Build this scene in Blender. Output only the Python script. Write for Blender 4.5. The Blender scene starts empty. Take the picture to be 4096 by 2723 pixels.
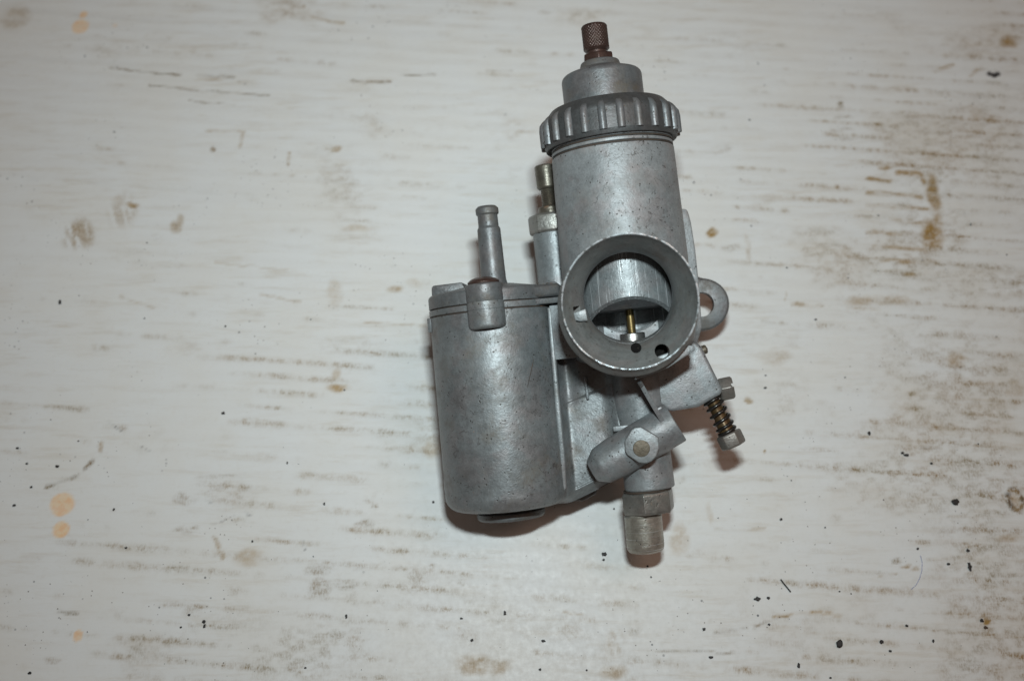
import bpy, bmesh, math, random
import numpy as np
from mathutils import Vector, Matrix
PI = math.pi
MM = 0.001
S = bpy.context.scene
COL = S.collection

# ------------------------------------------------------------------ camera
TH = math.radians(22.05)
CAMPOS = Vector((0.0, -0.1633, 0.4032))
cam = bpy.data.cameras.new('camera')
cam.sensor_fit = 'HORIZONTAL'
cam.sensor_width = 23.5
cam.lens = 4400.0 / 4096.0 * 23.5
cam.clip_start = 0.02
cam.clip_end = 20
cam.dof.use_dof = True
cam.dof.focus_distance = 0.377
cam.dof.aperture_fstop = 4.8
camo = bpy.data.objects.new('camera', cam)
camo.location = CAMPOS
camo.rotation_euler = (TH, 0, 0)
COL.objects.link(camo)
S.camera = camo

# ------------------------------------------------------------------ light: dim warm room + the flash above the lens
W = bpy.data.worlds.new('World')
S.world = W
W.use_nodes = True
bg = W.node_tree.nodes['Background']
bg.inputs['Color'].default_value = (1.0, 0.70, 0.56, 1)
bg.inputs['Strength'].default_value = 0.085
S.view_settings.view_transform = 'Standard'
S.view_settings.look = 'None'
S.view_settings.exposure = 0.0
S.view_settings.gamma = 1.0
fl = bpy.data.lights.new('flash', 'AREA')
fl.shape = 'RECTANGLE'
fl.size = 0.040
fl.size_y = 0.016
fl.energy = 0.645
fl.color = (0.88, 1.0, 1.02)
fl.spread = math.radians(116)
flo = bpy.data.objects.new('flash', fl)
up = Vector((0, math.cos(TH), math.sin(TH)))
flo.location = CAMPOS + up * 0.092 + Vector((0.012, 0, 0))
aim = Vector((-0.015, 0.085, 0.0)) - flo.location
flo.rotation_euler = aim.to_track_quat('-Z', 'Y').to_euler()
COL.objects.link(flo)
lp = bpy.data.lights.new('room_lamp', 'AREA')      # warm lamp of the room, high on the right: fills the flash shadows brown
lp.shape = 'DISK'
lp.size = 0.7
lp.energy = 2.1
lp.color = (1.0, 0.61, 0.45)
lpo = bpy.data.objects.new('room_lamp', lp)
lpo.location = (0.62, 0.10, 1.35)
lpo.rotation_euler = (Vector((0, 0, 0)) - lpo.location).to_track_quat('-Z', 'Y').to_euler()
COL.objects.link(lpo)

# ------------------------------------------------------------------ node helpers
class NT:
    def __init__(s, name):
        s.m = bpy.data.materials.new(name)
        s.m.use_nodes = True
        s.t = s.m.node_tree
        s.b = s.t.nodes['Principled BSDF']
    def n(s, kind, ins=None, **props):
        nd = s.t.nodes.new(kind)
        for k, v in props.items():
            setattr(nd, k, v)
        for k, v in (ins or {}).items():
            s.put(nd.inputs[k], v)
        return nd
    def put(s, sock, v):
        if isinstance(v, bpy.types.NodeSocket):
            s.t.links.new(v, sock)
        elif hasattr(v, 'outputs'):
            s.t.links.new(v.outputs[0], sock)
        elif isinstance(v, (tuple, list)) and len(v) == 3 and sock.type == 'RGBA':
            sock.default_value = (*v, 1)
        else:
            sock.default_value = v
    def math(s, op, a, b=0.0, c=None, clamp=False):
        nd = s.t.nodes.new('ShaderNodeMath')
        nd.operation = op
        nd.use_clamp = clamp
        s.put(nd.inputs[0], a)
        s.put(nd.inputs[1], b)
        if c is not None:
            s.put(nd.inputs[2], c)
        return nd.outputs[0]
    def step(s, v, a, b, to0=0.0, to1=1.0):
        nd = s.n('ShaderNodeMapRange', {'Value': v, 'From Min': a, 'From Max': b, 'To Min': to0, 'To Max': to1}, interpolation_type='SMOOTHSTEP')
        return nd.outputs[0]
    def noise(s, co, scale, detail=2.0, rough=0.5, dist=0.0, out=0):
        nd = s.n('ShaderNodeTexNoise', {'Vector': co, 'Scale': scale, 'Detail': detail, 'Roughness': rough, 'Distortion': dist})
        return nd.outputs[out]
    def mapping(s, co, loc=(0, 0, 0), scale=(1, 1, 1), rot=(0, 0, 0)):
        return s.n('ShaderNodeMapping', {'Vector': co, 'Location': loc, 'Scale': scale, 'Rotation': rot}).outputs[0]
    def mix(s, f, a, b, mode='MIX'):
        nd = s.n('ShaderNodeMix', data_type='RGBA', blend_type=mode)
        s.put(nd.inputs[0], f)
        s.put(nd.inputs[6], a)
        s.put(nd.inputs[7], b)
        return nd.outputs[2]
    def bump(s, h, dist, strength=1.0, nrm=None):
        ins = {'Height': h, 'Distance': dist, 'Strength': strength}
        if nrm is not None:
            ins['Normal'] = nrm
        return s.n('ShaderNodeBump', ins).outputs[0]

def metal(name, base, rough=0.42, met=0.5, grime=0.5, rust=0.3, hair=0.0, seed=0.0, bumpd=6.5e-5,
          grimecol=(0.10, 0.078, 0.052), stretch=None, rustcol=(0.16, 0.075, 0.035), mott=1.0, rustsc=170):
    """old cast or plated metal: mottled, grained, speckled, with dry dirt and rust spots"""
    N = NT(name)
    co = N.n('ShaderNodeTexCoord').outputs['Object']
    co = N.mapping(co, loc=(seed * 0.37, seed * 0.11, seed * 0.23))
    n1 = N.noise(co, 75, 4, 0.6)
    n2 = N.noise(co, 330, 3, 0.6)
    n3 = N.noise(co, 1500, 2, 0.6)
    v = N.math('ADD', N.math('MULTIPLY', N.math('SUBTRACT', n1, 0.5), 0.8 * mott),
               N.math('MULTIPLY', N.math('SUBTRACT', n2, 0.5), 0.65 * mott))
    v = N.math('ADD', v, N.math('MULTIPLY', N.math('SUBTRACT', n3, 0.5), 0.55))
    v = N.math('ADD', v, 1.0)
    colr = N.n('ShaderNodeVectorMath', {0: tuple(base), 1: N.n('ShaderNodeCombineXYZ', {0: v, 1: v, 2: v}).outputs[0]}, operation='MULTIPLY').outputs[0]
    # cool / warm patches of oxide
    n4 = N.noise(N.mapping(co, loc=(3.1, 1.7, 0.4)), 110, 3, 0.6)
    colr = N.mix(N.step(n4, 0.44, 0.62, 0, 0.75), colr, N.mix(1.0, colr, (1.05, 0.94, 0.925), 'MULTIPLY'))
    # dry grime in soft patches
    g = N.step(N.noise(N.mapping(co, loc=(1.3, 0.2, 2.2)), 95, 5, 0.65), 0.48, 0.72)
    g = N.math('MULTIPLY', g, N.step(n3, 0.3, 0.6, 0.45, 1.0))
    gf = N.math('MULTIPLY', g, grime)
    colr = N.mix(gf, colr, grimecol)
    # dark pits
    pit = N.n('ShaderNodeTexVoronoi', {'Vector': co, 'Scale': 620.0, 'Randomness': 1.0})
    pf = N.math('MULTIPLY', N.step(pit.outputs['Distance'], 0.13, 0.22, 1.0, 0.0), N.step(N.noise(co, 260, 2), 0.50, 0.60))
    colr = N.mix(N.math('MULTIPLY', pf, 0.8), colr, (0.035, 0.03, 0.025))
    # rust spots
    rn = N.noise(N.mapping(co, loc=(5.2, 8.1, 1.0)), rustsc, 4, 0.7)
    rf = N.step(rn, 0.69 - 0.10 * rust, 0.76 - 0.06 * rust)
    colr = N.mix(N.math('MULTIPLY', rf, min(1.0, 0.55 + 0.45 * rust)), colr, rustcol)
    if hair > 0:   # fine curly corrosion lines
        hn = N.noise(N.mapping(co, loc=(2, 4, 6)), 280, 2.5, 0.55, 0.6)
        line = N.step(N.math('ABSOLUTE', N.math('SUBTRACT', hn, 0.5)), 0.006, 0.020, 1, 0)
        area = N.step(N.noise(N.mapping(co, loc=(9, 1, 3)), 70, 2), 0.47, 0.56)
        brk = N.step(N.noise(co, 420, 1), 0.44, 0.54)
        colr = N.mix(N.math('MULTIPLY', N.math('MULTIPLY', N.math('MULTIPLY', line, area), brk), hair), colr, (0.05, 0.043, 0.038))
    rg = N.math('ADD', rough, N.math('MULTIPLY', N.math('SUBTRACT', n2, 0.5), 0.3))
    rg = N.math('ADD', rg, N.math('MULTIPLY', gf, 0.25))
    rg = N.math('ADD', rg, N.math('MULTIPLY', rf, 0.3), clamp=True)
    n5 = N.noise(co, 780, 2, 0.55)
    h = N.math('ADD', N.math('ADD', N.math('MULTIPLY', n3, 0.7), N.math('MULTIPLY', n5, 1.3)), N.math('MULTIPLY', n2, 1.0))
    h = N.math('SUBTRACT', h, N.math('MULTIPLY', pf, 0.8))
    if stretch is not None:
        sx = N.noise(N.mapping(co, scale=stretch), 1.0, 3, 0.7)
        h = N.math('ADD', h, N.math('MULTIPLY', sx, 0.5))
        sl = N.step(N.noise(N.mapping(co, loc=(7, 7, 7), scale=stretch), 1.0, 2, 0.7), 0.59, 0.68)
        colr = N.mix(N.math('MULTIPLY', sl, 0.75), colr, (0.80, 0.84, 0.86))
    N.put(N.b.inputs['Base Color'], colr)
    N.put(N.b.inputs['Roughness'], rg)
    N.put(N.b.inputs['Metallic'], N.math('MULTIPLY', N.math('SUBTRACT', 1.0, N.math('MAXIMUM', N.math('MULTIPLY', gf, 0.8), rf)), met))
    N.put(N.b.inputs['Normal'], N.bump(h, bumpd))
    return N.m

ZB = (0.228, 0.250, 0.258)
M = {}
M['zinc'] = metal('cast_zinc', ZB, 0.47, 0.38, 0.35, 0.05, seed=1)
M['zinc_hair'] = metal('cast_zinc_corroded', (0.240, 0.258, 0.265), 0.50, 0.30, 0.3, 0.04, hair=0.6, seed=2)
M['zinc_bowl'] = metal('cast_zinc_bowl', (0.192, 0.210, 0.216), 0.45, 0.42, 0.6, 0.04, hair=0.55, seed=6)
M['zinc_dark'] = metal('cast_zinc_dark', (0.142, 0.153, 0.158), 0.46, 0.38, 0.75, 0.2, seed=3)
M['zinc_ring'] = metal('cast_zinc_ring', (0.072, 0.075, 0.076), 0.48, 0.38, 0.5, 0.1, seed=4, grimecol=(0.045, 0.04, 0.033))
M['zinc_grimy'] = metal('cast_zinc_grimy', (0.085, 0.09, 0.093), 0.5, 0.3, 0.8, 0.3, seed=33)
M['zinc_flange'] = metal('cast_zinc_flange', (0.115, 0.124, 0.128), 0.46, 0.4, 0.6, 0.3, seed=34)
M['zinc_rib'] = metal('cast_zinc_rib', (0.160, 0.173, 0.180), 0.45, 0.42, 0.35, 0.15, seed=24)
M['zinc_bell'] = metal('cast_zinc_bell', (0.215, 0.228, 0.224), 0.52, 0.25, 0.45, 0.25, seed=5)
M['zinc_bright'] = metal('cast_zinc_bright', (0.255, 0.282, 0.293), 0.48, 0.34, 0.35, 0.12, seed=7)
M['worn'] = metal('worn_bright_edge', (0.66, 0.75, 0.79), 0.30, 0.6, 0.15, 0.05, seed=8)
M['slide'] = metal('scored_slide', (0.220, 0.240, 0.246), 0.46, 0.4, 0.12, 0.12, seed=9, stretch=(2100, 38, 2100), bumpd=7e-5)
M['rusty'] = metal('rusty_steel', (0.060, 0.036, 0.030), 0.38, 0.4, 0.4, 0.45, seed=10, rustcol=(0.085, 0.038, 0.018), rustsc=220)
M['plated'] = metal('dull_plated_steel', (0.205, 0.205, 0.19), 0.38, 0.55, 0.5, 0.35, seed=11, rustcol=(0.20, 0.11, 0.04))
M['old_plated'] = metal('brown_plated_steel', (0.135, 0.125, 0.10), 0.36, 0.55, 0.6, 0.3, seed=31)
M['turned'] = metal('turned_steel', (0.35, 0.335, 0.29), 0.36, 0.6, 0.6, 0.5, seed=12, stretch=(30, 3800, 30), bumpd=6e-5)
M['bright_steel'] = metal('bright_steel', (0.55, 0.55, 0.53), 0.27, 0.9, 0.1, 0.05, seed=13, bumpd=1.5e-5)
M['brass'] = metal('brass', (0.165, 0.125, 0.05), 0.33, 0.7, 0.15, 0.1, seed=14, bumpd=1.5e-5, mott=0.5)
M['old_brass'] = metal('tarnished_brass', (0.118, 0.098, 0.070), 0.5, 0.4, 0.35, 0.2, seed=15)
M['dirty_brass'] = metal('oily_brass', (0.10, 0.066, 0.03), 0.35, 0.55, 0.7, 0.4, seed=16, grimecol=(0.03, 0.022, 0.014))
M['spring'] = metal('dark_spring_steel', (0.06, 0.058, 0.055), 0.27, 0.8, 0.3, 0.2, seed=17)
M['seam'] = metal('seam_dirt', (0.045, 0.034, 0.026), 0.8, 0.0, 0.5, 0.4, seed=18)
M['black'] = metal('hole_shade_black', (0.004, 0.0035, 0.003), 0.6, 0.0, 0.0, 0.0, seed=19)  # near-black colour that paints in the shade inside the bell's drilled holes
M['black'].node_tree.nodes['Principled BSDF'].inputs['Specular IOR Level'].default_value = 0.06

# ------------------------------------------------------------------ geometry helpers (all in millimetres of the carburettor's own frame)
ROT = Matrix(((0.98822, -0.1097, -0.10675), (0.06444, 0.93077, -0.35988), (0.13884, 0.34876, 0.92687)))
carb = bpy.data.objects.new('carburetor', None)
carb.empty_display_size = 0.02
carb.matrix_world = Matrix.Translation(Vector((40.9, -4.85, 49.62)) * MM) @ ROT.to_4x4()
carb['label'] = 'old grey cast metal carburetor with bell mouth and float chamber lying on stained white board'
carb['category'] = 'carburetor'
COL.objects.link(carb)

def obj(name, verts, faces, mat, parent=carb, angle=32, merge=True, label=None):
    me = bpy.data.meshes.new(name)
    me.from_pydata([(x * MM, y * MM, z * MM) for x, y, z in verts], [], faces)
    return finish(name, me, mat, parent, angle, label)

def finish(name, me, mat, parent=carb, angle=32, label=None):
    bm = bmesh.new()
    bm.from_mesh(me)
    bmesh.ops.remove_doubles(bm, verts=bm.verts, dist=1e-6)
    bmesh.ops.dissolve_degenerate(bm, edges=bm.edges, dist=1e-6)
    bmesh.ops.recalc_face_normals(bm, faces=bm.faces)
    bm.to_mesh(me)
    bm.free()
    for p in me.polygons:
        p.use_smooth = True
    me.set_sharp_from_angle(angle=math.radians(angle))
    me.materials.clear()
    me.materials.append(mat)
    o = bpy.data.objects.new(name, me)
    COL.objects.link(o)
    o.parent = parent
    if label:
        o['label'] = label
    return o

def rp(pts, seg=5):
    """profile of (r, h[, fillet]) with rounded corners"""
    out = []
    n = len(pts)
    for i, p in enumerate(pts):
        f = p[2] if len(p) > 2 else 0
        if f <= 0 or i in (0, n - 1):
            out.append((p[0], p[1]))
            continue
        a, b, c = Vector(pts[i - 1][:2]), Vector(p[:2]), Vector(pts[i + 1][:2])
        d1, d2 = (a - b).normalized(), (c - b).normalized()
        ang = d1.angle(d2)
        t = f / math.tan(ang / 2)
        t = min(t, (a - b).length * 0.98, (c - b).length * 0.98)
        f = t * math.tan(ang / 2)
        p1, p2 = b + d1 * t, b + d2 * t
        cen = b + (d1 + d2).normalized() * (f / math.sin(ang / 2))
        v1, v2 = p1 - cen, p2 - cen
        a1 = math.atan2(v1.y, v1.x)
        da = math.atan2(v1.x * v2.y - v1.y * v2.x, v1.dot(v2))
        for k in range(seg + 1):
            q = a1 + da * k / seg
            out.append((cen.x + f * math.cos(q), cen.y + f * math.sin(q)))
    return out

def basis(axis, ref=(0, 0, 1)):
    a = Vector(axis).normalized()
    r = Vector(ref)
    if abs(a.dot(r.normalized())) > 0.98:
        r = Vector((0, 1, 0))
    e1 = (r - a * r.dot(a)).normalized()
    e2 = a.cross(e1)
    return e1, e2, a

def lathe_geo(prof, org=(0, 0, 0), axis=(0, 1, 0), n=64, ref=(0, 0, 1), phase=0.0, close=False, rfun=None):
    e1, e2, a = basis(axis, ref)
    o = Vector(org)
    V, Fc = [], []
    for (r, h) in prof:
        for k in range(n):
            t = phase + 2 * PI * k / n
            rr = rfun(r, h, t) if rfun else r
            p = o + a * h + (e1 * math.cos(t) + e2 * math.sin(t)) * rr
            V.append(tuple(p))
    m = len(prof)
    rng = range(m) if close else range(m - 1)
    for i in rng:
        j = (i + 1) % m
        for k in range(n):
            k2 = (k + 1) % n
            Fc.append((i * n + k, i * n + k2, j * n + k2, j * n + k))
    if not close:
        if prof[0][0] > 1e-4:
            Fc.append(tuple(range(n - 1, -1, -1)))
        if prof[-1][0] > 1e-4:
            Fc.append(tuple((m - 1) * n + k for k in range(n)))
    return V, Fc

def lathe(name, prof, mat, org=(0, 0, 0), axis=(0, 1, 0), n=64, parent=carb, ref=(0, 0, 1), phase=0.0, angle=32, close=False, rfun=None, label=None):
    V, Fc = lathe_geo(prof, org, axis, n, ref, phase, close, rfun)
    return obj(name, V, Fc, mat, parent, angle, label=label)

def join(*geos):
    V, Fc = [], []
    for v, f in geos:
        k = len(V)
        V += v
        Fc += [tuple(i + k for i in q) for q in f]
    return V, Fc

def prism_mesh(poly, w0, w1, bevel=0.0, seg=2, frame=None, smooth_side=None):
    """polygon (x, y) extruded from w0 to w1 (frame: 4x4 into carburettor mm), edges bevelled"""
    bm = bmesh.new()
    lo = [bm.verts.new((x, y, w0)) for x, y in poly]
    hi = [bm.verts.new((x, y, w1)) for x, y in poly]
    n = len(poly)
    bm.faces.new(lo[::-1])
    bm.faces.new(hi)
    for i in range(n):
        bm.faces.new((lo[i], lo[(i + 1) % n], hi[(i + 1) % n], hi[i]))
    bmesh.ops.recalc_face_normals(bm, faces=bm.faces)
    if bevel > 0:
        ed = [e for e in bm.edges if e.calc_face_angle(0) > math.radians(25)]
        bmesh.ops.bevel(bm, geom=ed, offset=bevel, segments=seg, profile=0.5, affect='EDGES', clamp_overlap=True)
    if frame is not None:
        bm.transform(frame)
    bm.transform(Matrix.Scale(MM, 4))
    me = bpy.data.meshes.new('prism')
    bm.to_mesh(me)
    bm.free()
    return me

def prism(name, poly, w0, w1, mat, bevel=0.0, parent=carb, frame=None, seg=2, angle=32, label=None):
    return finish(name, prism_mesh(poly, w0, w1, bevel, seg, frame), mat, parent, angle, label)

def box(name, c, size, mat, bevel=0.3, parent=carb, rot=None, label=None, seg=2):
    sx, sy, sz = [q / 2 for q in size]
    fr = Matrix.Translation(Vector(c)) @ (rot.to_4x4() if rot is not None else Matrix.Identity(4))
    return prism(name, [(-sx, -sy), (sx, -sy), (sx, sy), (-sx, sy)], -sz, sz, mat, bevel, parent, fr, seg, label=label)

def frame(org, x, z):
    z = Vector(z).normalized()
    x = Vector(x)
    x = (x - z * x.dot(z)).normalized()
    y = z.cross(x)
    m = Matrix((x, y, z)).transposed().to_4x4()
    return Matrix.Translation(Vector(org)) @ m

def hexprism(name, c, h0, h1, mat, org, axis, ref, phase=0.0, cham=0.07, parent=carb, label=None):
    d = (h1 - h0) * 0.12
    V, Fc = lathe_geo([(c * (1 - cham), h0), (c, h0 + d), (c, h1 - d), (c * (1 - cham), h1)], org, axis, 6, ref, phase)
    me = bpy.data.meshes.new(name)
    me.from_pydata([(x * MM, y * MM, z * MM) for x, y, z in V], [], Fc)
    bm = bmesh.new()
    bm.from_mesh(me)
    bmesh.ops.recalc_face_normals(bm, faces=bm.faces)
    bmesh.ops.bevel(bm, geom=list(bm.edges), offset=0.22 * MM, segments=2, profile=0.5, affect='EDGES', clamp_overlap=True)
    bm.to_mesh(me)
    bm.free()
    return finish(name, me, mat, parent, 30, label)

def cut(o, *cutters):
    """boolean difference, applied; the cutters are thrown away"""
    for V, Fc in cutters:
        me = bpy.data.meshes.new('cutter')
        me.from_pydata([(x * MM, y * MM, z * MM) for x, y, z in V], [], Fc)
        bm = bmesh.new()
        bm.from_mesh(me)
        bmesh.ops.remove_doubles(bm, verts=bm.verts, dist=1e-6)
        bmesh.ops.recalc_face_normals(bm, faces=bm.faces)
        bm.to_mesh(me)
        bm.free()
        c = bpy.data.objects.new('cutter', me)
        COL.objects.link(c)
        c.parent = carb
        md = o.modifiers.new('cut', 'BOOLEAN')
        md.operation = 'DIFFERENCE'
        md.solver = 'EXACT'
        md.object = c
        bpy.context.view_layer.update()
        dg = bpy.context.evaluated_depsgraph_get()
        nm = bpy.data.meshes.new_from_object(o.evaluated_get(dg))
        o.modifiers.clear()
        old = o.data
        mat = old.materials[0]
        o.data = nm
        nm.name = old.name
        nm.materials.clear()
        nm.materials.append(mat)
        bpy.data.meshes.remove(old)
        bpy.data.objects.remove(c)
    for p in o.data.polygons:
        p.use_smooth = True
    o.data.set_sharp_from_angle(angle=math.radians(28))
    return o

def boxgeo(c, size, rot=None):
    sx, sy, sz = [q / 2 for q in size]
    V = []
    for x in (-sx, sx):
        for y in (-sy, sy):
            for z in (-sz, sz):
                p = Vector((x, y, z))
                if rot is not None:
                    p = rot @ p
                V.append(tuple(Vector(c) + p))
    return V, [(0, 1, 3, 2), (4, 6, 7, 5), (0, 4, 5, 1), (2, 3, 7, 6), (0, 2, 6, 4), (1, 5, 7, 3)]

R_ = random.Random(5)

# ------------------------------------------------------------------ the white board it lies on
BLOBS = [(-193.0, 151.1, 3.8, 4.0, 'o', 0.85), (-192.5, 157.9, 1.7, 1.9, 'o', 0.9), (-177.5, 151.7, 1.2, 1.1, 'o', 0.35), (-167.9, -65.8, 4.7, 4.4, 'o', 0.9), (-166.7, -75.3, 3.1, 3.2, 'o', 0.95), (-154.8, -113.5, 1.7, 2.1, 'o', 0.8), (-178.1, 47.1, 6.4, 6.7, 's', 0.75), (-160.8, 58.2, 6.0, 7.8, 's', 0.4), (-157.9, 60.8, 2.9, 1.4, 'b', 0.6), (-74.2, 88.0, 2.6, 1.4, 'b', 0.6), (-127.8, 87.5, 1.2, 1.5, 'd', 0.7), (-131.4, 122.9, 6.6, 1.0, 'b', 0.3), (157.6, 78.4, 2.7, 1.5, 'b', 0.6), (176.1, 66.7, 2.7, 8.9, 'b', 0.75), (173.1, 46.1, 4.3, 7.1, 'b', 0.8), (161.8, 28.8, 3.0, 1.2, 'b', 0.8), (82.2, 47.6, 2.1, 2.1, 'b', 1.2), (89.8, 41.0, 5.6, 1.7, 'd', 0.35), (96.4, 41.0, 1.0, 6.9, 'b', 0.2), (87.7, 87.5, 6.4, 1.6, 'd', 0.35), (141.9, 109.8, 1.5, 1.5, 'd', 0.7), (141.3, 97.2, 4.5, 1.1, 'd', 0.55), (141.8, 103.6, 4.3, 0.9, 'd', 0.45), (141.4, 92.6, 4.8, 0.9, 'd', 0.3), (211.2, 125.6, 2.6, 1.3, 'k', 1.2), (210.7, 120.5, 2.2, 1.3, 'd', 0.5), (220.9, 143.4, 4.4, 3.5, 'b', 0.7), (178.1, 82.4, 6.4, 1.2, 'b', 0.25), (61.6, -78.5, 3.9, 5.7, 'y', 0.4), (73.1, -68.8, 1.1, 4.2, 'y', 0.35), (140.6, -86.5, 1.7, 1.0, 'd', 0.8), (143.1, -88.7, 2.0, 0.6, 'b', 0.6), (146.6, -89.9, 1.6, 0.7, 'b', 0.6), (169.6, -108.6, 1.2, 1.1, 'b', 1.1), (37.1, -116.6, 3.7, 5.2, 's', 0.4), (35.9, -126.3, 4.8, 2.4, 'b', 0.45), (43.5, -110.5, 3.0, 2.4, 'd', 0.3), (-122.4, -63.8, 3.9, 2.3, 'd', 0.5), (-120.3, -75.3, 4.8, 1.7, 'd', 0.45), (-96.5, -85.7, 5.7, 3.3, 'y', 0.5), (-71.1, -89.9, 5.7, 1.6, 'd', 0.5), (-70.0, -96.6, 3.8, 4.1, 'd', 0.45), (-60.1, -95.9, 4.7, 1.3, 'd', 0.45), (-33.8, -92.8, 5.0, 3.8, 'd', 0.28), (-67.4, -20.0, 4.5, 1.6, 'y', 0.9), (-68.5, -14.6, 2.1, 2.7, 'y', 0.45), (-30.8, -43.6, 4.9, 4.1, 'y', 0.45), (-54.5, -73.3, 3.3, 1.6, 'd', 0.5), (-53.4, -65.5, 3.2, 0.6, 'd', 0.7), (-50.9, -67.2, 1.7, 0.8, 'd', 0.8), (-48.4, -49.6, 2.5, 2.0, 'd', 0.35), (-114.6, -105.2, 3.8, 2.6, 'd', 0.3), (-98.0, -108.3, 11.7, 5.4, 'd', 0.15), (-13.0, -123.3, 6.4, 3.6, 'b', 0.5), (-4.5, -124.0, 4.6, 2.6, 'b', 0.4), (-63.1, -112.8, 4.6, 1.3, 'd', 0.4), (-162.0, -121.8, 2.8, 1.1, 'd', 0.35), (-18.9, -94.8, 1.0, 1.0, 'd', 0.6), (-28.6, -88.5, 1.1, 0.9, 'd', 0.5), (-33.4, -93.9, 1.1, 1.1, 'd', 0.4), (176.2, -78.4, 5.5, 0.9, 'd', 0.3), (-223.1, 156.3, 6.7, 6.9, 'b', 0.3), (103.4, -7.3, 5.9, 3.2, 'b', 0.2), (174.9, -8.3, 3.9, 3.2, 'b', 0.5), (195.3, -20.8, 4.9, 7.2, 'b', 0.3), (91.8, -24.9, 1.2, 1.4, 'b', 0.8), (96.1, -45.9, 0.8, 0.8, 'b', 0.7), (14.8, 159.1, 3.4, 1.1, 'd', 0.3), (-63.7, 49.7, 6.2, 1.4, 'y', 0.35), (-139.1, 50.8, 2.5, 2.3, 'b', 0.35), (-137.4, 53.7, 1.4, 2.6, 'b', 0.3), (-71.2, 19.7, 3.0, 6.6, 'y', 0.3), (-47.1, 21.9, 3.0, 1.6, 'b', 0.45), (-127.6, 11.5, 2.0, 1.3, 'd', 0.3), (-39.2, 24.7, 4.0, 2.2, 'y', 0.25), (61.5, 19.7, 3.0, 1.3, 'd', 0.15), (140.6, 16.9, 7.0, 2.4, 'b', 0.35), (151.7, 17.5, 8.0, 2.4, 'b', 0.3), (199.5, 103.6, 4.3, 7.6, 'b', 0.25), (162.3, -102.9, 5.4, 1.2, 'd', 0.35), (177.6, -92.1, 8.2, 1.3, 'd', 0.45), (161.9, -75.6, 5.5, 0.9, 'd', 0.35), (172.7, -77.5, 5.5, 1.1, 'd', 0.35), (183.6, -78.4, 5.5, 1.5, 'b', 0.35), (-5.2, -108.2, 4.5, 1.2, 'd', 0.35), (-15.9, -114.3, 5.3, 2.6, 'd', 0.25), (-99.3, -47.9, 5.7, 1.0, 'd', 0.15), (-110.0, -54.7, 8.5, 0.9, 'd', 0.3)]
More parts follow.
